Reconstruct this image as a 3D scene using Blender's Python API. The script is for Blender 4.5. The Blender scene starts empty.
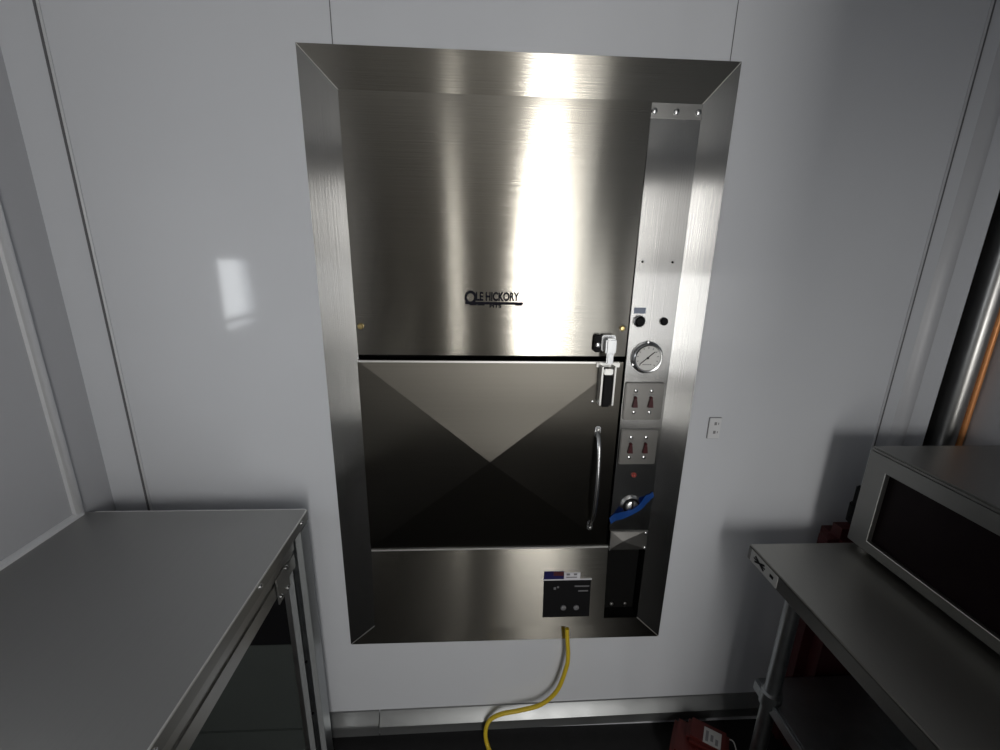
import bpy, bmesh, math, random
from mathutils import Vector, Matrix
random.seed(7)
S = bpy.context.scene
COL = S.collection
PI = math.pi

# ------------------------------------------------------------------ materials
def mat(name, color, rough=0.5, metal=0.0, spec=0.5, aniso=0.0, tangent=None,
        noise=0.0, nscale=40.0, nstretch=(1, 1, 1), rvar=0.0, bump=0.0, bscale=3.0, bstretch=(1, 1, 1), coat=0.0):
    m = bpy.data.materials.new(name); m.use_nodes = True
    nt = m.node_tree; b = nt.nodes['Principled BSDF']; L = nt.links.new
    b.inputs['Base Color'].default_value = (*color, 1)
    b.inputs['Roughness'].default_value = rough
    b.inputs['Metallic'].default_value = metal
    b.inputs['Specular IOR Level'].default_value = spec
    b.inputs['Coat Weight'].default_value = coat
    b.inputs['Coat Roughness'].default_value = 0.08
    if aniso:
        b.inputs['Anisotropic'].default_value = aniso
        c = nt.nodes.new('ShaderNodeCombineXYZ')
        for i in range(3): c.inputs[i].default_value = tangent[i]
        L(c.outputs[0], b.inputs['Tangent'])
    if noise or rvar or bump:
        tc = nt.nodes.new('ShaderNodeTexCoord')
        def nz(scale, stretch, detail=4):
            mp = nt.nodes.new('ShaderNodeMapping'); mp.inputs['Scale'].default_value = stretch
            n = nt.nodes.new('ShaderNodeTexNoise'); n.inputs['Scale'].default_value = scale
            n.inputs['Detail'].default_value = detail
            L(tc.outputs['Object'], mp.inputs['Vector']); L(mp.outputs[0], n.inputs['Vector'])
            return n
        if noise or rvar:
            n = nz(nscale, nstretch)
        if noise:
            r = nt.nodes.new('ShaderNodeMapRange')
            r.inputs['To Min'].default_value = 1 - noise; r.inputs['To Max'].default_value = 1 + noise
            L(n.outputs['Fac'], r.inputs['Value'])
            v = nt.nodes.new('ShaderNodeVectorMath'); v.operation = 'SCALE'
            v.inputs[0].default_value = color
            L(r.outputs[0], v.inputs['Scale']); L(v.outputs[0], b.inputs['Base Color'])
        if rvar:
            r = nt.nodes.new('ShaderNodeMapRange')
            r.inputs['To Min'].default_value = max(0.02, rough - rvar); r.inputs['To Max'].default_value = rough + rvar
            L(n.outputs['Fac'], r.inputs['Value']); L(r.outputs[0], b.inputs['Roughness'])
        if bump:
            n2 = nz(bscale, bstretch, 2)
            bp = nt.nodes.new('ShaderNodeBump'); bp.inputs['Strength'].default_value = 1.0
            bp.inputs['Distance'].default_value = bump
            L(n2.outputs['Fac'], bp.inputs['Height']); L(bp.outputs[0], b.inputs['Normal'])
    return m

STEEL = (0.44, 0.42, 0.375)
M = {}
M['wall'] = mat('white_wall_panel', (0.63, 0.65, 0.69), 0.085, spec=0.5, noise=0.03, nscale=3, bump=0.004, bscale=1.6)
M['wall_plain'] = mat('white_panel_shaded', (0.50, 0.51, 0.54), 0.35, noise=0.03, nscale=3)  # same white as the back wall, with side-wall shade put into the colour
M['rear'] = mat('grey_rear_panel', (0.42, 0.40, 0.36), 0.5, noise=0.05, nscale=2)
M['ceiling'] = mat('ceiling_panel', (0.45, 0.45, 0.45), 0.5, noise=0.03, nscale=2)
M['floor'] = mat('black_rubber_floor', (0.018, 0.018, 0.019), 0.62, spec=0.25, noise=0.25, nscale=25)
M['batten'] = mat('aluminium_batten', (0.72, 0.73, 0.75), 0.3, 0.35, noise=0.04, nscale=30)
M['seam'] = mat('dark_joint', (0.13, 0.13, 0.14), 0.6, noise=0.1)
M['base'] = mat('galvanised_baseboard', (0.30, 0.31, 0.315), 0.38, 0.75, noise=0.10, nscale=14, rvar=0.1)
M['gap'] = mat('black_recess', (0.006, 0.006, 0.006), 0.8, spec=0.1, noise=0.1)
# horizontally brushed panels smear reflections up and down, vertically brushed ones sideways
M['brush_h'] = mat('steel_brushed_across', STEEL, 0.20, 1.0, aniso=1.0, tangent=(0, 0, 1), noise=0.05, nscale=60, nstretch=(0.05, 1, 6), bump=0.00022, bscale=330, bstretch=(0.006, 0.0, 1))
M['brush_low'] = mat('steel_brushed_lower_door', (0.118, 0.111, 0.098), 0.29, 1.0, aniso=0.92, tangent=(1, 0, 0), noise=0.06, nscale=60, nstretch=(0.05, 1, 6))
M['brush_v'] = mat('steel_brushed_upright', (0.48, 0.48, 0.475), 0.20, 1.0, aniso=1.0, tangent=(1, 0, 0), noise=0.05, nscale=60, nstretch=(6, 1, 0.05), bump=0.00022, bscale=330, bstretch=(1, 0.0, 0.006))
M['top'] = mat('steel_table_top', (0.37, 0.37, 0.36), 0.42, 1.0, noise=0.05, nscale=50, nstretch=(6, 0.1, 1), rvar=0.04)
M['top_right'] = mat('steel_table_top_pale', (0.43, 0.425, 0.40), 0.40, 1.0, noise=0.05, nscale=50, nstretch=(6, 0.1, 1), rvar=0.04)
M['cabinet'] = mat('steel_cabinet_sheet', (0.25, 0.25, 0.24), 0.38, 1.0, noise=0.05, nscale=50, nstretch=(1, 0.1, 6), rvar=0.04)
M['dim'] = mat('shaded_wall_grey', (0.045, 0.052, 0.05), 0.5, noise=0.15, nscale=6)  # shade on the wall under the left table, put into the colour
M['plate'] = mat('dull_plate_steel', (0.27, 0.265, 0.255), 0.36, 1.0, noise=0.06, nscale=25, rvar=0.05)
M['lip'] = mat('steel_lip_shaded', (0.17, 0.17, 0.165), 0.42, 1.0, noise=0.05, nscale=25)  # same steel as the table top, darkened for its shaded side
M['steel'] = mat('plain_steel', (0.46, 0.46, 0.45), 0.34, 1.0, noise=0.06, nscale=25, rvar=0.05)
M['zinc'] = mat('zinc_channel', (0.40, 0.42, 0.43), 0.4, 0.45, noise=0.1, nscale=30)
M['galv'] = mat('galvanised_steel', (0.40, 0.42, 0.43), 0.36, 1.0, noise=0.16, nscale=35, rvar=0.08)
M['chrome'] = mat('chrome', (0.60, 0.61, 0.62), 0.24, 1.0, noise=0.02)
M['edge'] = mat('bright_cut_edge', (0.75, 0.75, 0.73), 0.4, 0.8, noise=0.03)
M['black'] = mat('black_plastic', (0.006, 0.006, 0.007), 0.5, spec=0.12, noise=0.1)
M['black_metal'] = mat('black_letter_enamel', (0.008, 0.008, 0.014), 0.6, spec=0.1, noise=0.05)
M['glass'] = mat('dark_oven_glass', (0.006, 0.003, 0.004), 0.35, spec=0.1, noise=0.05)
M['red'] = mat('red_switch', (0.055, 0.004, 0.007), 0.35, noise=0.05)
M['red_lamp'] = mat('red_lens', (0.30, 0.05, 0.04), 0.2, noise=0.05)
M['redbox'] = mat('red_plastic', (0.075, 0.007, 0.005), 0.5, noise=0.12, nscale=10)
M['reddark'] = mat('dark_red_plastic', (0.05, 0.006, 0.007), 0.5, noise=0.12, nscale=8)
M['dial'] = mat('dial_face', (0.72, 0.72, 0.70), 0.4, noise=0.02)
M['paper'] = mat('label_paper', (0.62, 0.62, 0.66), 0.5, noise=0.03)
M['grey_label'] = mat('grey_label', (0.40, 0.40, 0.39), 0.5, noise=0.06)
M['ink'] = mat('grey_print', (0.16, 0.16, 0.17), 0.5, noise=0.05)
M['blue_label'] = mat('navy_label', (0.008, 0.008, 0.07), 0.5, spec=0.2, noise=0.05)
M['bluetag'] = mat('blue_grey_tag', (0.20, 0.24, 0.33), 0.4, noise=0.05)
M['tape'] = mat('blue_masking_tape', (0.012, 0.10, 0.42), 0.6, noise=0.12, nscale=60)
M['cord'] = mat('yellow_cord', (0.62, 0.45, 0.025), 0.45, noise=0.06)
M['brass'] = mat('brass', (0.70, 0.55, 0.25), 0.3, 1.0, noise=0.05)
M['copper'] = mat('orange_copper', (0.85, 0.36, 0.13), 0.4, 0.3, noise=0.2, nscale=12)
M['outlet'] = mat('outlet_plastic', (0.66, 0.67, 0.69), 0.35, noise=0.02)
M['outgrey'] = mat('outlet_dark_grey', (0.22, 0.22, 0.23), 0.5, noise=0.02)  # darker grey of the outlet rim and sockets

# ------------------------------------------------------------------ mesh helpers
def box(bm, c0, c1, bev=0.0, rot=None):
    x0, y0, z0 = c0; x1, y1, z1 = c1
    c = Vector(((x0+x1)/2, (y0+y1)/2, (z0+z1)/2))
    ret = bmesh.ops.create_cube(bm, size=1.0)
    vs = ret['verts']
    for v in vs:
        v.co = Vector((v.co.x*(x1-x0), v.co.y*(y1-y0), v.co.z*(z1-z0)))
    if bev > 0:
        es = list({e for v in vs for e in v.link_edges})
        r = bmesh.ops.bevel(bm, geom=es, offset=bev, segments=2, affect='EDGES', clamp_overlap=True)
        vs = list({v for f in r['faces'] for v in f.verts} | {v for v in vs if v.is_valid})
    for v in vs:
        v.co = (rot @ v.co if rot else v.co) + c
    return vs

def cyl(bm, c, axis, r, h, seg=24, r2=None, bev=0.0):
    """cylinder centred at c along axis"""
    q = Vector((0, 0, 1)).rotation_difference(Vector(axis).normalized()).to_matrix().to_4x4()
    ret = bmesh.ops.create_cone(bm, cap_ends=True, segments=seg, radius1=r, radius2=r if r2 is None else r2, depth=h,
                                matrix=Matrix.Translation(Vector(c)) @ q)
    if bev:
        vs = ret['verts']
        es = [e for e in {e for v in vs for e in v.link_edges} if len([f for f in e.link_faces if len(f.verts) > 4]) == 1]
        bmesh.ops.bevel(bm, geom=es, offset=bev, segments=2, affect='EDGES')

def lathe(bm, c, axis, prof, seg=32):
    """prof: list of (r, h) along axis from c"""
    q = Vector((0, 0, 1)).rotation_difference(Vector(axis).normalized()).to_matrix()
    c = Vector(c); rings = []
    for r, h in prof:
        if r < 1e-6: rings.append([bm.verts.new(c + q @ Vector((0, 0, h)))])
        else: rings.append([bm.verts.new(c + q @ Vector((r*math.cos(2*PI*k/seg), r*math.sin(2*PI*k/seg), h))) for k in range(seg)])
    for a, b in zip(rings, rings[1:]):
        for k in range(seg):
            k2 = (k+1) % seg
            if len(a) == 1 and len(b) == 1: continue
            if len(a) == 1: bm.faces.new((a[0], b[k2], b[k]))
            elif len(b) == 1: bm.faces.new((a[k], a[k2], b[0]))
            else: bm.faces.new((a[k], a[k2], b[k2], b[k]))

def catmull(pts, n=10):
    P = [Vector(p) for p in pts]; P = [2*P[0]-P[1]] + P + [2*P[-1]-P[-2]]
    out = []
    for i in range(1, len(P)-2):
        for k in range(n):
            t = k/n; a, b, c, d = P[i-1], P[i], P[i+1], P[i+2]
            out.append(0.5*((2*b)+(c-a)*t+(2*a-5*b+4*c-d)*t*t+(3*b-a-3*c+d)*t**3))
    out.append(P[-2]); return out

def tube(bm, pts, r, seg=12, flat=None):
    """sweep; flat=(rx, ry) elliptical with rx across 'x' """
    n = len(pts); rings = []
    prev = None
    for i, p in enumerate(pts):
        t = (pts[min(i+1, n-1)] - pts[max(i-1, 0)]).normalized()
        if prev is None:
            u = Vector((1, 0, 0)) if abs(t.x) < 0.9 else Vector((0, 1, 0))
        else: u = prev
        u = (u - t*u.dot(t)).normalized(); w = t.cross(u); prev = u
        ra, rb = flat if flat else (r, r)
        rings.append([bm.verts.new(p + u*ra*math.cos(2*PI*k/seg) + w*rb*math.sin(2*PI*k/seg)) for k in range(seg)])
    for a, b in zip(rings, rings[1:]):
        for k in range(seg): bm.faces.new((a[k], a[(k+1) % seg], b[(k+1) % seg], b[k]))
    bm.faces.new(rings[0][::-1]); bm.faces.new(rings[-1])

def prism(bm, outline, axis, a, b):
    """extrude a 2-D outline along axis ('x','y','z') from a to b"""
    def mk(p, t):
        return {'x': (t, p[0], p[1]), 'y': (p[0], t, p[1]), 'z': (p[0], p[1], t)}[axis]
    A = [bm.verts.new(mk(p, a)) for p in outline]; B = [bm.verts.new(mk(p, b)) for p in outline]
    n = len(outline)
    for k in range(n): bm.faces.new((A[k], A[(k+1) % n], B[(k+1) % n], B[k]))
    bm.faces.new(A); bm.faces.new(B)

def quadslab(bm, q, depth_vec):
    """closed slab whose front is quad q and whose back is q+depth_vec"""
    d = Vector(depth_vec)
    A = [bm.verts.new(Vector(p)) for p in q]; B = [bm.verts.new(Vector(p)+d) for p in q]
    for k in range(4): bm.faces.new((A[k], A[(k+1) % 4], B[(k+1) % 4], B[k]))
    bm.faces.new(A); bm.faces.new(B)

def obj(name, bm, m, parent=None, smooth=True, angle=35, label=None):
    bmesh.ops.recalc_face_normals(bm, faces=bm.faces[:])
    me = bpy.data.meshes.new(name); 
    if smooth:
        for f in bm.faces: f.smooth = True
        for e in bm.edges:
            if len(e.link_faces) == 2 and e.calc_face_angle(0) > math.radians(angle): e.smooth = False
    bm.to_mesh(me); bm.free()
    me.materials.append(m)
    o = bpy.data.objects.new(name, me); COL.objects.link(o)
    if parent is not None:
        o.parent = parent
        root = parent
        off = Vector((0, 0, 0))
        while root is not None: off += root.location; root = root.parent
        me.transform(Matrix.Translation(-off))
    if label: o['label'] = label
    return o

def nb(): return bmesh.new()

def thing(name, label, cat, loc=(0, 0, 0), group=None):
    o = bpy.data.objects.new(name, None); COL.objects.link(o)
    o.location = loc; o.empty_display_size = 0.1
    o['label'] = label; o['category'] = cat
    if group: o['group'] = group
    return o

def tag(o, label, cat, group=None):
    o['label'] = label; o['category'] = cat
    if group: o['group'] = group
    return o

def struct(name, bm, m, parent=None, smooth=False):
    o = obj(name, bm, m, parent, smooth=smooth)
    if parent is None: o['kind'] = 'structure'
    return o

def text_mesh(name, txt, size, m, loc, parent, depth=0.0006, rot=(PI/2, 0, 0), sx=1.0, bold=0.0, label=None):
    cu = bpy.data.curves.new(name + '_curve', 'FONT'); cu.body = txt; cu.size = size
    cu.extrude = depth; cu.align_x = 'LEFT'; cu.offset = bold
    to = bpy.data.objects.new(name + '_tmp', cu); COL.objects.link(to)
    dg = bpy.context.evaluated_depsgraph_get()
    me = bpy.data.meshes.new_from_object(to.evaluated_get(dg))
    bpy.data.objects.remove(to); bpy.data.curves.remove(cu)
    from mathutils import Euler
    me.transform(Matrix.Diagonal((sx, 1, 1, 1)))
    me.transform(Euler(rot).to_matrix().to_4x4()); me.transform(Matrix.Translation(Vector(loc)))
    return me

def mesh_into(bm, me):
    bm.from_mesh(me); bpy.data.meshes.remove(me)

# ------------------------------------------------------------------ the room
XL, XR, YR, ZC, ZF = -1.0, 1.42, -3.0, 2.38, 0.02
GAPX0, GAPX1 = 1.306, 1.345

b = nb(); box(b, (XL-0.1, YR-0.1, ZF-0.1), (XR+0.1, 0.9, ZF)); struct('floor', b, M['floor'])
b = nb(); box(b, (XL-0.1, YR-0.1, ZC), (XR+0.1, 0.2, ZC+0.1)); struct('ceiling', b, M['ceiling'])

# back wall with the opening the smoker is built into
OX0, OX1, OZ0, OZ1 = -0.384, 0.586, 0.412, 2.015
b = nb()
box(b, (XL-0.1, 0, ZF), (OX0, 0.06, ZC)); box(b, (OX1, 0, ZF), (GAPX0, 0.06, ZC))
box(b, (OX0, 0, OZ1), (OX1, 0.06, ZC)); box(b, (OX0, 0, ZF), (OX1, 0.06, OZ0))
box(b, (GAPX0, 0.055, ZF), (XR+0.1, 0.115, ZC))
struct('wall_back', b, M['wall'])

# left wall with a small window behind the camera's left shoulder
WY0, WY1, WZ0, WZ1 = -0.90, -0.645, 1.270, 1.565
b = nb()
box(b, (XL-0.06, WY1, ZF), (XL, 0.0, ZC)); box(b, (XL-0.06, YR, ZF), (XL, WY0, ZC))
box(b, (XL-0.06, WY0, WZ1), (XL, WY1, ZC)); box(b, (XL-0.06, WY0, ZF), (XL, WY1, WZ0))
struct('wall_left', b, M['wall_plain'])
b = nb()
t = 0.012
box(b, (XL-0.05, WY0, WZ0), (XL+0.004, WY0+t, WZ1)); box(b, (XL-0.05, WY1-t, WZ0), (XL+0.004, WY1, WZ1))
box(b, (XL-0.05, WY0+t, WZ1-t), (XL+0.004, WY1-t, WZ1)); box(b, (XL-0.05, WY0+t, WZ0), (XL+0.004, WY1-t, WZ0+t))
box(b, (XL-0.05, WY0+t, 1.300), (XL+0.004, WY1-t, 1.326))
struct('window_1', b, M['batten'])

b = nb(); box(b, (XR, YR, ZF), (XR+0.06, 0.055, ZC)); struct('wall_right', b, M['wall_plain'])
b = nb(); box(b, (0.64, -1.44, 1.50), (XR, -1.36, ZC)); struct('added_shade_wall', b, M['wall'])  # unseen wall, added to shade the upper right of the back wall
b = nb(); box(b, (0.67, -1.46, ZF), (XR, -1.38, 0.93)); struct('added_shade_wall_low', b, M['wall_plain'])  # unseen half-height wall, added to keep daylight off the lower right

# rear wall with the doorway and two daylight slits, right widened for added fill
DX0, DX1, DZ1 = 0.41, 0.745, 2.16
S1 = (-0.225, -0.195); S2 = (0.84, 1.30)
b = nb()
xs = [XL-0.06, S1[0], S1[1], DX0, DX1, S2[0], S2[1], XR+0.06]
for i in range(0, 8, 2): box(b, (xs[i], YR-0.06, ZF), (xs[i+1], YR, ZC))
for i in range(1, 7, 2): box(b, (xs[i], YR-0.06, DZ1), (xs[i+1], YR, ZC))
struct('wall_rear', b, M['rear'])

# joint strips on the walls
def strip_back(name, x0, x1, z0, z1, m, proud=0.004):
    b = nb(); box(b, (x0, -proud, z0), (x1, 0.0, z1), min(0.0015, (x1-x0)*0.3, proud*0.4)); struct(name, b, m, smooth=True)
strip_back('trim_1', -0.9140, -0.9062, 0.15, ZC, M['seam'], 0.003)
strip_back('trim_8', -0.9062, -0.9010, 0.15, ZC, M['batten'], 0.005)
b = nb(); prism(b, [(-1.0, -0.118), (-0.992, -0.117), (-0.989, -0.112), (-0.989, -0.100), (-0.992, -0.095), (-1.0, -0.094)], 'z', 0.15, ZC)
struct('trim_2', b, M['batten'], smooth=True)
strip_back('trim_3', -0.3155, -0.3135, 2.024, ZC, M['seam'], 0.0008)
strip_back('trim_4', 0.5672, 0.5690, 2.024, ZC, M['seam'], 0.0012)
strip_back('trim_5', 1.1495, 1.1535, 0.15, ZC, M['batten'], 0.005)
strip_back('trim_9', 1.1535, 1.1600, 0.15, ZC, M['seam'], 0.003)
b = nb(); prism(b, [(1.196, 0), (1.205, -0.006), (1.215, -0.012), (1.227, -0.014), (1.236, -0.010), (1.240, 0)], 'z', 0.15, ZC)
struct('trim_6', b, M['wall_plain'], smooth=True)
# rounded steel post beyond the black gap in the corner
b = nb()
prism(b, [(GAPX1+0.05*(0.5-0.5*math.cos(a)), -0.024*math.sin(a)) for a in [PI*k/12 for k in range(13)]] + [(1.395, 0.05), (GAPX1, 0.05)], 'z', ZF, ZC)
struct('trim_7', b, M['steel'], smooth=True)
b = nb(); box(b, (GAPX0, 0.035, ZF), (GAPX1, 0.055, ZC)); struct('gap_shade', b, M['gap'])  # black strip standing in for the dark depth of the gap
# galvanised foot of the back wall (laid slightly out of level), in two lengths
def baseboard(name, xa, xb):
    prof = [(0.0, 0.130), (-0.004, 0.128), (-0.021, 0.094), (-0.025, 0.091), (-0.026, 0.087), (-0.024, 0.083), (-0.023, 0.048), (0.0, 0.048)]
    b = nb(); R = []
    for x in (xa, xb):
        R.append([b.verts.new((x, y, z + x*(0.016 if z > 0.09 else 0.02))) for y, z in prof])
    n = len(prof)
    for k in range(n): b.faces.new((R[0][k], R[0][(k+1) % n], R[1][(k+1) % n], R[1][k]))
    b.faces.new(R[0]); b.faces.new(R[1])
    struct(name, b, M['base'], smooth=True)
baseboard('baseboard_back', -0.317, GAPX0)
baseboard('baseboard_left', XL, -0.320)

# ------------------------------------------------------------------ copper line in the right corner
b = nb()
tube(b, [Vector((1.4045 + 0.0012*math.sin(z*7), -0.010, z)) for z in [ZF + (ZC-ZF-0.01)*k/40 for k in range(41)]], 0.008)
tag(obj('copper_pipe', b, M['copper']), 'thin orange copper pipe running up the right corner beside the steel post', 'pipe')

# ------------------------------------------------------------------ the built-in smoker
SM = thing('built_in_smoker', 'large built-in stainless steel smoker oven framed into the white wall', 'smoker', (0.1, 0, OZ0))
FO = (-0.3917, 0.5935, 0.4041, 2.0231); FI = (-0.3075, 0.518, 0.474, 1.9365)
yo, yi = -0.004, 0.004
def P(o, k):  # corner k of outer / inner rectangle
    R = FO if o else FI; y = yo if o else yi
    return (R[0] if k in (0, 3) else R[1], y, R[2] if k in (0, 1) else R[3])
for k, mm in ((3, 'brush_h'), (0, 'brush_h')):      # top, bottom
    k2 = {3: 2, 0: 1}[k]
    b = nb(); quadslab(b, [P(1, k), P(1, k2), P(0, k2), P(0, k)], (0, 0.003, 0)); obj('frame_flange', b, M[mm], SM, smooth=False)
for k in (0, 1):                                     # left, right
    k2 = {0: 3, 1: 2}[k]
    b = nb(); quadslab(b, [P(1, k), P(1, k2), P(0, k2), P(0, k)], (0, 0.003, 0)); obj('frame_flange', b, M['brush_v'], SM, smooth=False)
# bright mitre joints
for k in range(4):
    a, c = Vector(P(1, k)), Vector(P(0, k))
    b = nb(); tube(b, [a + (c-a)*0.02 + Vector((0, -0.0003, 0)), c + Vector((0, -0.0003, 0))], 0.0009, 6)
    obj('mitre_joint', b, M['edge'], SM)
# firebox carcass behind the doors
b = nb()
x0, x1, z0, z1 = FI[0]-0.004, FI[1]+0.004, FI[2]-0.004, FI[3]+0.004
box(b, (x0, 0.075, z0), (x1, 0.085, z1))
box(b, (x0-0.01, 0.008, z0-0.01), (x0, 0.6, z1+0.01)); box(b, (x1, 0.008, z0-0.01), (x1+0.01, 0.6, z1+0.01))
box(b, (x0, 0.008, z1), (x1, 0.6, z1+0.01)); box(b, (x0, 0.008, z0-0.01), (x1, 0.6, z0)); box(b, (x0, 0.6, z0), (x1, 0.61, z1))
obj('carcass', b, M['gap'], SM, smooth=False)

def panel_grid(x0, x1, z0, z1, yf, nx=70, nz=60, thick=0.03, rim=0.004):
    """closed door skin with a wavy front y = yf(x,z)"""
    b = nb(); V = []
    for j in range(nz+1):
        V.append([b.verts.new((x0+(x1-x0)*i/nx, yf(x0+(x1-x0)*i/nx, z0+(z1-z0)*j/nz), z0+(z1-z0)*j/nz)) for i in range(nx+1)])
    for j in range(nz):
        for i in range(nx): b.faces.new((V[j][i], V[j][i+1], V[j+1][i+1], V[j+1][i]))
    ring = [V[0][i] for i in range(nx+1)] + [V[j][nx] for j in range(1, nz+1)] + [V[nz][i] for i in range(nx-1, -1, -1)] + [V[j][0] for j in range(nz-1, 0, -1)]
    back = [b.verts.new((v.co.x, yb, v.co.z)) for v in ring for yb in (thick + 0.0,)]
    n = len(ring)
    for k in range(n): b.faces.new((ring[k], back[k], back[(k+1) % n], ring[(k+1) % n]))
    b.faces.new(back)
    return b
UX0, UX1, UZ0, UZ1 = -0.3065, 0.3925, 1.338, 1.9345
def up_y(x, z):
    u = (x-UX0)/(UX1-UX0); w = (z-UZ0)/(UZ1-UZ0)
    edge = 0.0016*math.exp(-(1-w)*7) + 0.0006*math.exp(-w*9)
    return -0.002 - 0.013*w - 0.0022*math.sin(PI*u)**0.8*math.sin(PI*w)**0.5 + 0.00035*math.sin(11*u+2.5*w) + 0.0010*edge*math.sin(4*u)
UD = obj('upper_door', panel_grid(UX0, UX1, UZ0, UZ1, up_y), M['brush_h'], SM, angle=50)
# brand lettering riveted on the upper door
b = nb()
yl = up_y(0.04, 1.49) - 0.0012
me = text_mesh('t', 'O', 0.044, None, (-0.033, yl, 1.4735), None, 0.0012, sx=0.86, bold=0.0014); mesh_into(b, me)
me = text_mesh('t', 'LE HICKORY', 0.0290, None, (-0.0045, yl, 1.4815), None, 0.0012, sx=0.66, bold=0.0010); mesh_into(b, me)
box(b, (-0.031, yl-0.001, 1.4715), (0.115, yl+0.003, 1.4775))
me = text_mesh('t', 'PITS', 0.0105, None, (0.030, yl, 1.4640), None, 0.0012, sx=1.6, bold=0.0003); mesh_into(b, me)
for xx in (-0.02, 0.0, 0.095): box(b, (xx, yl-0.001, 1.4690), (xx+0.018, yl+0.003, 1.4715))
obj('brand_lettering', b, M['black_metal'], UD, smooth=False, label='black OLE HICKORY lettering with a banner bar below')
for xx, zz in ((0.3775, 1.414), (-0.2945, 1.412)):
    b = nb(); lathe(b, (xx, -0.005, zz), (0, -1, 0), [(0.0075, 0), (0.0075, 0.003), (0.005, 0.006), (0, 0.0065)], 20)
    obj('hinge_pin', b, M['brass'], UD)

# lower door: pyramid cross-broken skin
LX0, LX1, LZ0, LZ1 = -0.309, 0.390, 0.757, 1.3225
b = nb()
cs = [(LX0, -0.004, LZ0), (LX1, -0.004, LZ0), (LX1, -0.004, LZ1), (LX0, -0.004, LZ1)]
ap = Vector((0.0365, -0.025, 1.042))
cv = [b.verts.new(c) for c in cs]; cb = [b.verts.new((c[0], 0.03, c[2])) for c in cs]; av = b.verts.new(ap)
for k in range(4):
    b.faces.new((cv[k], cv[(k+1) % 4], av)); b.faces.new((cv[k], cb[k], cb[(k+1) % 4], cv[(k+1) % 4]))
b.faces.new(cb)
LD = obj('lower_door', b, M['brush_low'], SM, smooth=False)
b = nb(); box(b, (LX0, -0.0055, LZ1-0.004), (LX1-0.012, 0.0, LZ1+0.001), 0.0006); obj('door_edge', b, M['edge'], LD)
# bow handle
b = nb()
hx = 0.334
for zz in (1.126, 0.829):
    box(b, (hx-0.0078, -0.014, zz-0.016), (hx+0.0078, -0.004, zz+0.016), 0.003)
tube(b, catmull([(hx, -0.010, 1.128), (hx, -0.026, 1.110), (hx, -0.042, 1.07), (hx, -0.050, 0.985), (hx, -0.042, 0.89), (hx, -0.024, 0.845), (hx, -0.010, 0.829)], 8), 0.006, 12, (0.0062, 0.0042))
obj('door_handle', b, M['chrome'], LD)
for zz in (1.132, 0.823):
    b = nb(); lathe(b, (hx, -0.016, zz), (0, -1, 0), [(0.004, 0), (0.004, 0.0015), (0, 0.003)], 12)
    obj('handle_screw', b, M['steel'], LD)

# latch joining the two doors
LT = obj('latch', (lambda b: (box(b, (0.322, -0.022, 1.356), (0.358, -0.006, 1.398), 0.003),
                              box(b, (0.327, -0.046, 1.352), (0.354, -0.020, 1.393), 0.004),
                              box(b, (0.332, -0.042, 1.325), (0.350, -0.026, 1.360), 0.003), b)[-1])(nb()), M['chrome'], SM)
b = nb(); box(b, (0.304, -0.020, 1.352), (0.322, -0.006, 1.398), 0.003); obj('latch_shade', b, M['black'], LT)  # black block standing in for the shadow left of the latch
b = nb()
for xx in (0.3230, 0.3565): box(b, (xx, -0.040, 1.212), (xx+0.0045, -0.008, 1.318), 0.001)
box(b, (0.316, -0.012, 1.310), (0.378, -0.006, 1.322), 0.001); box(b, (0.330, -0.038, 1.296), (0.354, -0.030, 1.312), 0.002)
obj('latch_bracket', b, M['edge'], LT)
b = nb(); box(b, (0.3295, -0.036, 1.206), (0.3545, -0.014, 1.300), 0.004); obj('latch_lever', b, M['black'], LT)
for xx, yy, zz, r in ((0.313, -0.008, 1.213, 0.004), (0.350, -0.008, 1.213, 0.004), (0.312, -0.020, 1.372, 0.007)):
    b = nb(); lathe(b, (xx, yy, zz), (0, -1, 0), [(r, 0), (r, r*0.55), (0, r)], 14)
    obj('latch_screw', b, M['chrome'], LT)

# sloping kick panel at the bottom, standing out at its foot
KX0, KX1, KZ0, KZ1 = -0.307, 0.397, 0.484, 0.750
def kick_y(x, z):
    w = (KZ1-z)/(KZ1-KZ0); u = (x-KX0)/(KX1-KX0)
    return -0.006 - 0.026*w - 0.0005*math.sin(17*u) - 0.0006*math.sin(PI*u)
KP = obj('kick_panel', panel_grid(KX0, KX1, KZ0, KZ1, kick_y, 60, 20, 0.03), M['brush_h'], SM, angle=50)
b = nb(); box(b, (KX0, -0.009, KZ1-0.002), (KX1, 0.0, KZ1+0.003), 0.0006); obj('panel_edge', b, M['edge'], KP)
def on_kick(x0, x1, z0, z1, d, m, name, par, lab=None, depth=0.0015):
    y = lambda z: -0.006 - 0.026*(KZ1-z)/(KZ1-KZ0) - d
    b = nb(); quadslab(b, [(x0, y(z0), z0), (x1, y(z0), z0), (x1, y(z1), z1), (x0, y(z1), z1)], (0, depth, 0))
    return obj(name, b, m, par, smooth=False, label=lab)
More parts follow.
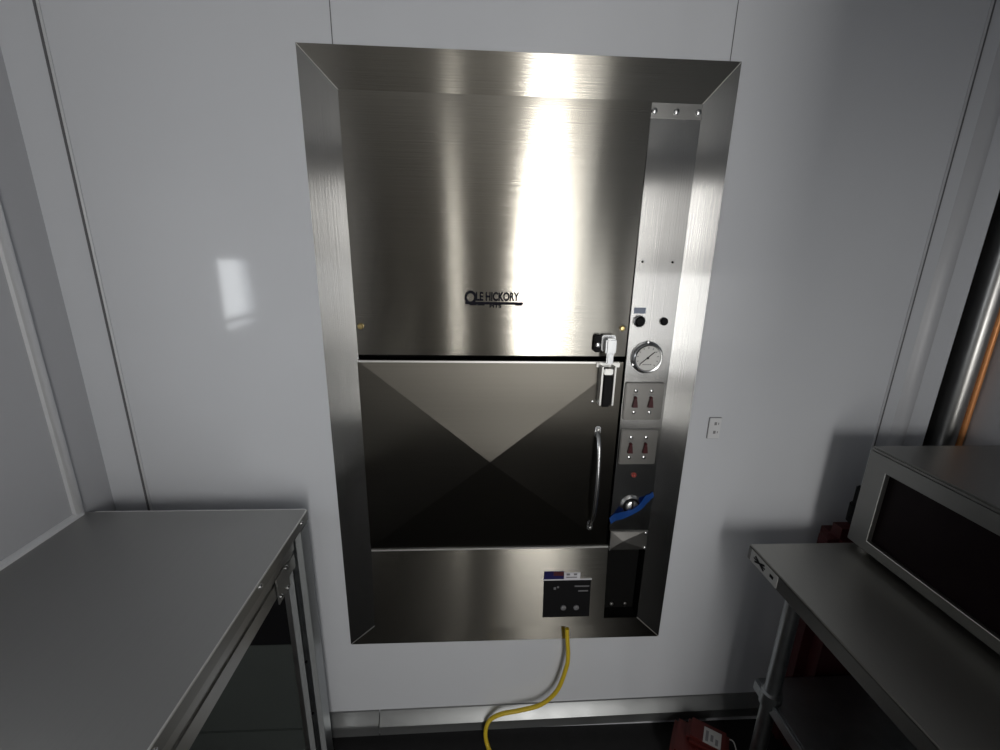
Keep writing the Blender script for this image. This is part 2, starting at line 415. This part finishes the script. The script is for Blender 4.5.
# (a panel bulge of about a millimetre: labels sit just proud of it)
on_kick(0.205, 0.350, 0.517, 0.645, 0.0022, M['black'], 'rating_plate', KP, 'black rating plate')
on_kick(0.203, 0.352, 0.6425, 0.6465, 0.0026, M['paper'], 'label_border', KP)
on_kick(0.205, 0.266, 0.6465, 0.672, 0.0024, M['blue_label'], 'flag_sticker', KP, 'navy and dark red sticker')
on_kick(0.234, 0.265, 0.658, 0.671, 0.0030, M['red'], 'flag_stripe', KP, 'dark red corner of the sticker')
on_kick(0.2665, 0.316, 0.6465, 0.667, 0.0024, M['paper'], 'notice_sticker', KP, 'white sticker')
b = nb()
def ky(z, d=0.0032): return -0.006 - 0.026*(KZ1-z)/(KZ1-KZ0) - d
for x0, x1, zz, h in ((0.274, 0.284, 0.659, 0.006), (0.296, 0.306, 0.659, 0.006), (0.273, 0.306, 0.651, 0.003)):
    b = nb(); box(b, (x0, ky(zz), zz), (x1, ky(zz)+0.0014, zz+h)); obj('label_print', b, M['ink'], KP, smooth=False)
for x0, x1, zz, h in ((0.300, 0.345, 0.620, 0.004), (0.312, 0.342, 0.604, 0.004), (0.236, 0.243, 0.612, 0.008), (0.246, 0.252, 0.617, 0.006)):
    b = nb(); box(b, (x0, ky(zz), zz), (x1, ky(zz)+0.0014, zz+h)); obj('label_print', b, M['ink'], KP, smooth=False)
for xx in (0.268, 0.308):
    b = nb(); lathe(b, (xx, ky(0.550), 0.550), (0, -1, 0), [(0.0085, -0.001), (0.0085, 0.002), (0.004, 0.004), (0, 0.004)], 18)
    obj('plate_button', b, M['ink'], KP)

# control panel strip on the right
PX0, PX1 = 0.397, 0.5165
b = nb(); box(b, (PX0, -0.004, 0.806), (PX1, 0.02, 1.934), 0.0008)
CP = obj('control_panel', b, M['brush_v'], SM)
b = nb(); box(b, (PX0, -0.0055, 1.903), (PX1, 0.0, 1.935), 0.0006); obj('top_bracket', b, M['steel'], CP)
for xx in (0.404, 0.4555, 0.5075):
    b = nb(); lathe(b, (xx, -0.0055, 1.9175), (0, -1, 0), [(0.007, 0), (0.0065, 0.003), (0.003, 0.005), (0, 0.005)], 16); obj('bolt', b, M['chrome'], CP)
for xx in (0.413, 0.490):
    b = nb(); cyl(b, (xx, -0.004, 1.5825), (0, 1, 0), 0.0028, 0.002, 12); obj('plug_hole', b, M['black'], CP)
b = nb(); box(b, (0.404, -0.0052, 1.4525), (0.4345, -0.003, 1.468), 0.0004); obj('tag', b, M['bluetag'], CP, label='small blue-grey tag above the black button')
b = nb(); lathe(b, (0.4195, -0.004, 1.433), (0, -1, 0), [(0.0155, 0), (0.0155, 0.006), (0.0125, 0.008), (0.0118, 0.005), (0.0118, 0.003)], 28)
BT = obj('push_button', b, M['chrome'], SM)
b = nb(); lathe(b, (0.4195, -0.004, 1.433), (0, -1, 0), [(0.0116, 0), (0.0116, 0.010), (0.009, 0.012), (0, 0.012)], 24); obj('button_cap', b, M['black'], BT)
b = nb(); lathe(b, (0.4855, -0.004, 1.433), (0, -1, 0), [(0.0105, 0), (0.0105, 0.005), (0.008, 0.008), (0, 0.008)], 24); obj('black_plug', b, M['black'], SM)

# pressure / temperature gauge
gx, gz = 0.4505, 1.3365
b = nb(); lathe(b, (gx, -0.004, gz), (0, -1, 0), [(0.0435, 0), (0.0435, 0.0025), (0.040, 0.004), (0.039, 0.014), (0.037, 0.016), (0.0335, 0.015), (0.0335, 0.008)], 48)
GA = obj('gauge', b, M['chrome'], SM)
b = nb(); cyl(b, (gx, -0.011, gz), (0, 1, 0), 0.0336, 0.004, 48); obj('gauge_face', b, M['dial'], GA)
b = nb()
for k in range(11):
    a = math.radians(225 - 27*k); d = Vector((math.cos(a), 0, math.sin(a)))
    p = Vector((gx, -0.0134, gz)) + d*0.0275
    box(b, (p.x-0.0022, p.y-0.0004, p.z-0.0008), (p.x+0.0022, p.y+0.0004, p.z+0.0008), rot=Matrix.Rotation(-a, 3, 'Y'))
for k in range(5): box(b, (gx-0.012+0.005*k, -0.0138, gz-0.019), (gx-0.009+0.005*k, -0.0130, gz-0.0165))
obj('gauge_marks', b, M['ink'], GA, smooth=False)
b = nb(); a = math.radians(42)
box(b, (gx-0.027, -0.0152, gz-0.0009), (gx+0.024, -0.0144, gz+0.0009), rot=Matrix.Rotation(-a, 3, 'Y')); cyl(b, (gx, -0.0148, gz), (0, 1, 0), 0.003, 0.002, 16)
obj('needle', b, M['black'], GA, smooth=False)
for a in (90, 210, 330):
    b = nb(); p = (gx+0.0405*math.cos(math.radians(a)), -0.0075, gz+0.0405*math.sin(math.radians(a)))
    lathe(b, p, (0, -1, 0), [(0.0042, -0.002), (0.0042, 0.0015), (0, 0.003)], 12)
    obj('gauge_screw', b, M['chrome'], GA)

# two switch plates
def switch_plate(x0, x1, z0, z1, up):
    b = nb(); box(b, (x0, -0.013, z0), (x1, -0.003, z1), 0.0022)
    sp = obj('switch_plate', b, M['plate'], SM)
    w = x1-x0; h = z1-z0
    for f in (0.265, 0.67):
        sx = x0+w*f; sz = z0+h*0.50
        b = nb()
        prism(b, [(sx-0.0072, sz-0.014), (sx+0.0072, sz-0.014), (sx+0.0045, sz+0.004), (sx+0.0030, sz+0.010), (sx-0.0030, sz+0.010), (sx-0.0045, sz+0.004)], 'y', -0.021, -0.012)
        lathe(b, (sx, -0.013, sz+0.012), (0, -1, 0), [(0.0045, 0), (0.0045, 0.006), (0.002, 0.008), (0, 0.008)], 14)
        obj('rocker_switch', b, M['red'], sp, smooth=False, label='dark red toggle switch')
        for zz in (z0+h*0.80, z0+h*0.215):
            b = nb(); lathe(b, (sx, -0.013, zz), (0, -1, 0), [(0.0050, 0), (0.0046, 0.0022), (0.002, 0.0034), (0, 0.0034)], 16); obj('plate_screw', b, M['chrome'], sp)
    for f in (0.265, 0.67):
        b = nb(); box(b, (x0+w*f-0.008, -0.0136, z0+h*0.685), (x0+w*f+0.008, -0.0126, z0+h*0.705)); obj('switch_marking', b, M['ink'], sp, smooth=False)
switch_plate(0.4000, 0.5065, 1.1610, 1.2665, 1)
switch_plate(0.4010, 0.5055, 1.0260, 1.1300, 0)
b = nb(); lathe(b, (0.4515, -0.004, 0.989), (0, -1, 0), [(0.0075, 0), (0.0075, 0.003), (0.005, 0.005), (0.0045, 0.008), (0, 0.011)], 20); obj('pilot_lamp', b, M['red_lamp'], SM, label='small red pilot lamp')
b = nb(); lathe(b, (0.452, -0.004, 0.891), (0, -1, 0), [(0.031, 0), (0.031, 0.003), (0.027, 0.006), (0.020, 0.010), (0.018, 0.0145), (0.014, 0.016), (0, 0.016)], 36); 
KN = obj('thermostat_knob', b, M['chrome'], SM)
b = nb(); box(b, (0.4495, -0.0225, 0.872), (0.4545, -0.0190, 0.912), 0.001); lathe(b, (0.452, -0.004, 0.891), (0, -1, 0), [(0.0255, 0.0071), (0.0205, 0.0107), (0.0, 0.0107)], 30)
obj('knob_grip', b, M['black'], KN)
# masking tape stuck slantwise over the knob
b = nb(); N = 24; rows = []
pa, pb = Vector((0.3955, 0, 0.838)), Vector((0.5165, 0, 0.926))
for i in range(N+1):
    f = i/N; c = pa.lerp(pb, f); y = -0.006 - 0.0185*max(0, math.sin(PI*min(1, max(0, (f-0.12)/0.70))))**0.8
    wv = 0.0105 + 0.0020*math.sin(9*f) - (0.003 if f > .9 else 0); sl = Vector((-0.34, 0, 0.94)) 
    o = Vector((0, 0, 0.004*math.sin(2*PI*f)))
    rows.append([b.verts.new(Vector((c.x, y, c.z)) + o + sl*wv), b.verts.new(Vector((c.x, y-0.001, c.z)) + o), b.verts.new(Vector((c.x, y+0.0006, c.z)) + o - sl*wv)])
for A, B in zip(rows, rows[1:]):
    for k in range(2): b.faces.new((A[k], A[k+1], B[k+1], B[k]))
ext = bmesh.ops.solidify(b, geom=b.faces[:], thickness=0.0006)
obj('tape_strip', b, M['tape'], SM, label='strip of blue masking tape stuck across the knob')
# small pyramid cover below the knob
b = nb()
c4 = [(0.4005, -0.006, 0.738), (0.5145, -0.006, 0.738), (0.5145, -0.003, 0.803), (0.4005, -0.003, 0.803)]
cv = [b.verts.new(c) for c in c4]; cb = [b.verts.new((c[0], 0.02, c[2])) for c in c4]; av = b.verts.new((0.440, -0.0095, 0.770))
for k in range(4):
    b.faces.new((cv[k], cv[(k+1) % 4], av)); b.faces.new((cv[k], cb[k], cb[(k+1) % 4], cv[(k+1) % 4]))
b.faces.new(cb)
CV = obj('pyramid_cover', b, M['plate'], SM, smooth=False)
b = nb(); box(b, (0.4005, -0.008, 0.800), (0.5145, -0.002, 0.8045), 0.0006); box(b, (0.4000, -0.010, 0.738), (0.4035, -0.002, 0.803), 0.0006); obj('cover_edge', b, M['steel'], CV)
for xx, zz in ((0.507, 0.796), (0.509, 0.745)):
    b = nb(); lathe(b, (xx, -0.0085, zz), (0, -1, 0), [(0.005, -0.003), (0.005, 0.002), (0, 0.004)], 12)
    obj('cover_screw', b, M['chrome'], CV)
# black bay below the cover
b = nb(); box(b, (0.3995, 0.045, 0.476), (0.5165, 0.055, 0.735))
BB = obj('burner_bay', b, M['gap'], SM, label='black open bay below the knob')
for xx in (0.405, 0.445, 0.49):
    b = nb(); lathe(b, (xx, 0.045, 0.492), (0, -1, 0), [(0.006, 0), (0.006, 0.004), (0, 0.006)], 12); obj('bay_bolt', b, M['steel'], BB)

# ------------------------------------------------------------------ yellow cord from under the smoker
b = nb()
path = catmull([(0.283, -0.034, 0.475), (0.284, -0.036, 0.455), (0.291, -0.040, 0.377), (0.288, -0.040, 0.325), (0.265, -0.036, 0.228), (0.216, -0.034, 0.168),
                (0.147, -0.034, 0.145), (0.090, -0.036, 0.136), (0.054, -0.037, 0.118), (0.037, -0.046, 0.100), (0.033, -0.054, 0.066), (0.042, -0.068, 0.034), (0.065, -0.12, 0.0275),
                (0.085, -0.20, 0.0275), (0.10, -0.33, 0.0275), (0.06, -0.5, 0.0275)], 10)
tube(b, path, 0.0068, 12)
tag(obj('power_cord', b, M['cord']), 'yellow power cord hanging from under the smoker down to the floor', 'cord')

# ------------------------------------------------------------------ flush outlet on the white wall
WO = thing('wall_outlet', 'small white wall outlet on the wall to the right of the smoker', 'outlet', (0.668, 0, 1.132))
b = nb(); box(b, (0.6500, -0.0035, 1.1005), (0.6865, 0.0, 1.1650), 0.0016); obj('outlet_rim', b, M['outgrey'], WO)
b = nb(); box(b, (0.6512, -0.0055, 1.1020), (0.6853, -0.003, 1.1635), 0.0012); CPL = obj('cover_plate', b, M['outlet'], WO)
for zz in (1.147, 1.121):
    b = nb(); box(b, (0.6655, -0.0062, zz-0.0045), (0.6725, -0.0048, zz+0.0045), 0.0004); box(b, (0.6765, -0.0062, zz-0.003), (0.6785, -0.0048, zz+0.003)); obj('socket', b, M['outgrey'], WO)

# ------------------------------------------------------------------ left steel work table on strut legs
TX0, TX1, TY0, TY1, TZ = XL, -0.442, -1.85, -0.0899, 0.9428
LTB = thing('work_table', 'stainless steel work table against the left wall with bolted edge and strut legs', 'table', (-0.72, -0.97, ZF))
b = nb(); box(b, (TX0+0.002, TY0, TZ-0.004), (TX1, TY1, TZ), 0.0016); box(b, (TX1-0.003, TY0, TZ-0.030), (TX1, TY1, TZ-0.002), 0.001)
box(b, (TX0+0.002, TY1-0.003, TZ-0.030), (TX1-0.002, TY1, TZ-0.002), 0.001)
TT = obj('table_top', b, M['top'], LTB)
b = nb(); tube(b, [Vector((TX0+0.03, TY1, TZ-0.001)), Vector((TX1-0.006, TY1, TZ-0.001)), Vector((TX1-0.001, TY1-0.004, TZ-0.001)), Vector((TX1, TY1-0.02, TZ-0.001)), Vector((TX1, TY0, TZ-0.001))], 0.0021, 8)
obj('rolled_edge', b, M['edge'], TT)
b = nb(); prism(b, [(TX0, TZ), (TX0+0.013, TZ), (TX0+0.011, TZ+0.006), (TX0+0.003, TZ+0.011), (TX0, TZ+0.011)], 'y', TY0, TY1-0.012); obj('wall_curb', b, M['batten'], LTB, smooth=False)
for yy in (-0.133, -0.350, -0.659, -0.95):
    b = nb(); lathe(b, (TX1, yy, TZ-0.012), (1, 0, 0), [(0.0058, 0), (0.0050, 0.003), (0, 0.005)], 12); obj('edge_bolt', b, M['chrome'], LTB)
for z0, z1, xo in ((0.862, 0.908, -0.460), (0.812, 0.856, -0.462)):
    b = nb(); box(b, (xo-0.035, TY0+0.05, z0), (xo, TY1-0.055, z1), 0.004); obj('side_rail', b, M['steel'], LTB)
b = nb(); box(b, (TX0+0.05, TY1-0.10, 0.868), (TX1-0.06, TY1-0.07, 0.908), 0.004); obj('back_rail', b, M['steel'], LTB)
def strut_leg(x, y, bx):
    """41 mm slotted channel with its slot toward -y, and a flat angle alongside"""
    b = nb(); z0, z1 = ZF, 0.908
    w = 0.024; t = 0.003; lip = 0.016
    prism(b, [(x-w, y-0.022), (x-w+lip, y-0.022), (x-w+lip, y-0.014), (x-w+lip-t, y-0.014), (x-w+lip-t, y-0.019), (x-w+t, y-0.019), (x-w+t, y+0.019),
              (x+w-t, y+0.019), (x+w-t, y-0.019), (x+w-lip+t, y-0.019), (x+w-lip+t, y-0.014), (x+w-lip, y-0.014), (x+w-lip, y-0.022), (x+w, y-0.022), (x+w, y+0.022), (x-w, y+0.022)], 'z', z0, z1)
    lg = obj('leg', b, M['galv'], LTB, smooth=False)
    for xa in (x-w, x+w-lip):
        b = nb(); box(b, (xa+0.0005, y-0.0232, z0+0.001), (xa+lip-0.0005, y-0.0218, z1)); obj('channel_lip', b, M['zinc'], lg, smooth=False)
    b = nb(); s = bx
    prism(b, [(x-s*0.026, y-0.010), (x-s*0.044, y-0.010), (x-s*0.044, y-0.006), (x-s*0.030, y-0.006), (x-s*0.030, y+0.014), (x-s*0.026, y+0.014)], 'z', z0, z1-0.01)
    obj('leg_angle', b, M['steel'], lg, smooth=False)
    for zz in (0.49, 0.30):
        b = nb(); cyl(b, (x-0.004, y-0.0225, zz), (0, 1, 0), 0.0035, 0.004, 10); obj('leg_bolt', b, M['black'], lg)
strut_leg(-0.468, -0.115, 1); strut_leg(-0.96, -0.115, -1); strut_leg(-0.468, TY0+0.03, 1); strut_leg(-0.96, TY0+0.03, -1)
b = nb(); box(b, (TX0+0.03, -0.100, 0.512), (TX1-0.055, -0.092, 0.905), 0.001); obj('shade_panel', b, M['black'], LTB, label='black panel standing in for shade below the back edge')  # black sheet put where the wall behind lies in shadow
b = nb(); box(b, (TX0+0.03, -0.099, 0.060), (TX1-0.055, -0.093, 0.511), 0.001); box(b, (TX0+0.03, -0.103, 0.185), (TX1-0.055, -0.093, 0.192), 0.002); obj('shade_panel_low', b, M['dim'], LTB, label='dark grey panel standing in for shade under the table')  # dark sheet put in for the dimly lit wall and baseboard
b = nb(); box(b, (-0.4605, -0.258, 0.797), (-0.4570, -0.196, 0.868), 0.001); GP = obj('gusset_plate', b, M['steel'], LTB)
for yy, zz in ((-0.207, 0.858), (-0.247, 0.812), (-0.212, 0.806)):
    b = nb(); lathe(b, (-0.457, yy, zz), (1, 0, 0), [(0.0058, 0), (0.0052, 0.003), (0, 0.005)], 12); obj('gusset_bolt', b, M['chrome'], GP)

# ------------------------------------------------------------------ right steel work table
RX0, RX1, RY0, RY1, RZ = 0.735, 1.40, -1.30, -0.143, 0.8556
RTB = thing('work_table', 'stainless steel work table on the right with round galvanised legs and an undershelf', 'table', (1.07, -0.95, ZF))
b = nb(); box(b, (RX0, RY0, RZ-0.004), (RX1, RY1, RZ), 0.0016); box(b, (RX0+0.004, RY1-0.004, RZ-0.042), (RX1, RY1, RZ-0.002), 0.0012); box(b, (RX0+0.004, RY0, RZ-0.042), (RX0+0.022, RY1-0.004, RZ-0.039))
RT = obj('table_top', b, M['top_right'], RTB)
b = nb(); box(b, (RX0, RY0, RZ-0.042), (RX0+0.004, RY1, RZ-0.0042), 0.0012); obj('edge_lip', b, M['lip'], RT)
b = nb(); box(b, (RX0-0.0012, -0.262, 0.8165), (RX0+0.001, -0.156, 0.8500)); LB = obj('maker_label', b, M['grey_label'], RTB, smooth=False, label='grey maker label with dark marks')
b = nb()
def bar_yz(y0, z0, y1, z1, w, x=RX0-0.0016):
    c = Vector((x, (y0+y1)/2, (z0+z1)/2)); L_ = math.hypot(y1-y0, z1-z0); a = math.atan2(z1-z0, y1-y0)
    box(b, (c.x-0.0006, c.y-L_/2, c.z-w/2), (c.x+0.0006, c.y+L_/2, c.z+w/2), rot=Matrix.Rotation(a, 3, 'X'))
bar_yz(-0.175, 0.842, -0.212, 0.826, 0.005); bar_yz(-0.175, 0.826, -0.212, 0.842, 0.005); bar_yz(-0.170, 0.834, -0.216, 0.834, 0.003)
bar_yz(-0.235, 0.834, -0.248, 0.834, 0.008)
obj('label_mark', b, M['black'], LB, smooth=False)
def round_leg(x, y):
    b = nb(); cyl(b, (x, y, (0.060+RZ-0.02)/2), (0, 0, 1), 0.0205, RZ-0.08, 28)
    lg = obj('leg', b, M['galv'], RTB)
    b = nb(); lathe(b, (x, y, 0.362), (0, 0, 1), [(0.0206, 0), (0.0275, 0), (0.0275, 0.042), (0.0206, 0.046)], 28); obj('leg_collar', b, M['galv'], lg)
    b = nb(); lathe(b, (x, y, RZ-0.045), (0, 0, 1), [(0.0206, 0), (0.032, 0.003), (0.032, 0.04)], 28); obj('leg_socket', b, M['galv'], lg)
    b = nb(); lathe(b, (x, y, ZF), (0, 0, 1), [(0, 0), (0.024, 0), (0.026, 0.010), (0.018, 0.030), (0.018, 0.055)], 24); obj('leg_foot', b, M['black'], lg)
for x, y in ((0.846, -0.200), (1.35, -0.200), (0.846, RY0+0.06), (1.35, RY0+0.06)): round_leg(x, y)
b = nb()
box(b, (0.846, RY0+0.06, 0.378), (1.36, -0.140, 0.382), 0.001); box(b, (0.836, RY0+0.06, 0.345), (0.847, -0.140, 0.382), 0.003); box(b, (0.846, -0.144, 0.350), (1.36, -0.140, 0.382), 0.001)
obj('undershelf', b, M['galv'], RTB)

# ------------------------------------------------------------------ steel countertop cabinet with dark glass front on the right table
CO = thing('countertop_cabinet', 'stainless steel countertop cabinet with a long dark glass front on the right table', 'cabinet', (1.19, -0.8, RZ))
BX0, BX1, BY0, BY1, BZ0, BZ1 = 1.0, 1.39, -1.15, -0.146, 0.874, 1.1445
b = nb()
box(b, (BX0+0.012, BY0, BZ0), (BX1, BY1, BZ0+0.012), 0.002); box(b, (BX0+0.0, BY0, BZ1-0.012), (BX1, BY1, BZ1), 0.004)
box(b, (BX0+0.012, BY1-0.012, BZ0+0.01), (BX1, BY1, BZ1-0.01), 0.002); box(b, (BX0+0.012, BY0, BZ0+0.01), (BX1, BY0+0.012, BZ1-0.01), 0.002)
box(b, (BX1-0.012, BY0+0.01, BZ0+0.01), (BX1, BY1-0.01, BZ1-0.01))
HO = obj('housing', b, M['cabinet'], CO)
b = nb()
GY0, GY1, GZ0, GZ1 = BY0+0.055, -0.200, 0.9015, 1.094
FZ = BZ1-0.0115
ou = [(BY0, BZ0), (BY1, BZ0), (BY1, FZ), (BY0, FZ)]; inn = [(GY0, GZ0), (GY1, GZ0), (GY1, GZ1), (GY0, GZ1)]
ring = [[b.verts.new((x, *p)) for p in q] for x, q in ((BX0+0.014, ou), (BX0+0.002, ou), (BX0, [(BY0+.002, BZ0+.002), (BY1-.002, BZ0+.002), (BY1-.002, FZ), (BY0+.002, FZ)]), (BX0, inn), (BX0+0.014, inn))]
for A, B in zip(ring, ring[1:]+ring[:1]):
    for k in range(4): b.faces.new((A[k], A[(k+1) % 4], B[(k+1) % 4], B[k]))
FF = obj('front_frame', b, M['cabinet'], CO)
b = nb()
tube(b, [Vector((BX0+0.001, y_, z_)) for y_, z_ in ((GY0, GZ1), (GY0, GZ0), (GY1, GZ0), (GY1, GZ1))], 0.0014, 6)
obj('glass_bead', b, M['edge'], FF)
b = nb(); box(b, (BX0+0.016, GY0-0.01, GZ0-0.01), (BX0+0.022, GY1+0.01, GZ1+0.01)); obj('glass_front', b, M['glass'], CO, smooth=False)
for x, y in ((BX0+0.04, BY1-0.02), (BX1-0.05, BY1-0.04), (BX0+0.05, BY0+0.05), (BX1-0.05, BY0+0.05)):
    b = nb(); lathe(b, (x, y, RZ), (0, 0, 1), [(0, 0), (0.013, 0), (0.016, 0.006), (0.016, 0.020)], 18); obj('foot', b, M['steel'], CO)

# ------------------------------------------------------------------ red things on the right
RC = thing('red_container', 'tall dark red container wedged between the right table and the wall', 'container', (1.08, -0.07, ZF))
b = nb(); box(b, (1.000, -0.128, ZF), (1.28, -0.025, 0.862), 0.035)
for zz in (0.30, 0.58): box(b, (0.985, -0.1295, zz), (1.26, -0.1255, zz+0.012), 0.0015)
obj('body', b, M['reddark'], RC)
b = nb(); cyl(b, (1.085, -0.075, 0.90), (0, 0, 1), 0.022, 0.06, 20, bev=0.004); box(b, (1.070, -0.088, 0.92), (1.095, -0.062, 0.985), 0.005); obj('spout', b, M['black'], RC)
RB = thing('red_box', 'small red box with a grey label on the floor by the right table leg', 'box', (0.665, -0.17, ZF))
Rm = Matrix.Rotation(math.radians(-33), 3, 'Z')
def rb(c0, c1, bev, b):
    vs = box(b, c0, c1, bev)
    for v in vs: v.co = Rm @ v.co + Vector((0.705, -0.130, 0))
b = nb(); rb((-0.075, -0.07, ZF), (0.080, 0.060, 0.112), 0.012, b); rb((-0.035, -0.02, 0.11), (0.085, 0.062, 0.140), 0.010, b); obj('body', b, M['redbox'], RB)
b = nb(); rb((0.012, -0.012, 0.1395), (0.062, 0.040, 0.1415), 0.0, b); LBL = obj('box_label', b, M['grey_label'], RB, smooth=False, label='grey paper label')
b = nb()
for k in range(3):
    b = nb(); rb((0.018+0.014*k, -0.006+0.006*(k % 2), 0.1412), (0.026+0.014*k, 0.030-0.008*k, 0.1419), 0.0, b)
    obj('label_print', b, M['ink'], LBL, smooth=False)
b = nb(); tube(b, [Rm @ p + Vector((0.705, -0.130, 0)) for p in catmull([(0.080, 0.05, 0.125), (0.098, 0.045, 0.128), (0.112, 0.02, 0.10), (0.114, -0.02, 0.06), (0.10, -0.05, 0.05), (0.080, -0.06, 0.06)], 6)], 0.0018, 8)
obj('bail_handle', b, M['steel'], RB)

# ------------------------------------------------------------------ daylight
def area(name, loc, rot, sx, sy, radiance, color):
    l = bpy.data.lights.new(name, 'AREA'); l.shape = 'RECTANGLE'; l.size = sx; l.size_y = sy
    l.energy = radiance*PI*sx*sy; l.color = color
    o = bpy.data.objects.new(name, l); COL.objects.link(o); o.location = loc; o.rotation_euler = rot
    return o
# rear doorway and slits: light heads along +y
cz = 0.95
for nm, x0, x1, z0, z1, L_ in (('sky', DX0, DX1, 1.62, DZ1, 21.0), ('yard', DX0, DX1, 0.75, 1.62, 14.0), ('step', DX0, DX1, ZF, 0.75, 6.5),
                               ('slit', S1[0], S1[1], ZF, DZ1, 9.0), ('gap', S2[0], S2[0]+0.03, ZF, DZ1, 18.0), ('added_fill', S2[0]+0.03, S2[1], ZF, DZ1, 1.1)):  # last one is an added dim source that brightens steel reflections
    area(nm + '_daylight', ((x0+x1)/2, YR-0.03, (z0+z1)/2), (PI/2, 0, 0), x1-x0, z1-z0, L_, (1.0, 0.97, 0.92))
# left window: light heads along +x
area('window_daylight', (XL-0.03, (WY0+WY1)/2, (WZ0+WZ1)/2), (0, -PI/2, 0), WZ1-WZ0, WY1-WY0, 9.0, (0.95, 0.98, 1.0))

w = bpy.data.worlds.new('outdoors'); S.world = w; w.use_nodes = True
w.node_tree.nodes['Background'].inputs[0].default_value = (0.9, 0.95, 1.0, 1); w.node_tree.nodes['Background'].inputs[1].default_value = 1.0

# ------------------------------------------------------------------ camera
f, pitch, yaw, roll, D = 438.085, math.radians(-15.7127), math.radians(3.1077), math.radians(1.1015), 1.12
fw = Vector((math.sin(yaw)*math.cos(pitch), math.cos(yaw)*math.cos(pitch), math.sin(pitch)))
rt = Vector((math.cos(yaw), -math.sin(yaw), 0)); up = rt.cross(fw)
r2 = rt*math.cos(roll) + up*math.sin(roll); u2 = up*math.cos(roll) - rt*math.sin(roll)
cam = bpy.data.cameras.new('camera'); co = bpy.data.objects.new('camera', cam); COL.objects.link(co)
cam.sensor_width = 36; cam.lens = 36*f/1000; cam.clip_start = 0.02
m = Matrix.Identity(4)
for i in range(3): m[i][0] = r2[i]; m[i][1] = u2[i]; m[i][2] = -fw[i]
m[0][3], m[1][3], m[2][3] = 0, -D, 1.6
co.matrix_world = m
S.camera = co
S.view_settings.view_transform = 'Standard'; S.view_settings.look = 'None'
S.view_settings.gamma = 1; S.view_settings.use_curve_mapping = False
S.view_settings.exposure = -0.24
S.cycles.max_bounces = 10; S.cycles.diffuse_bounces = 6; S.cycles.glossy_bounces = 6
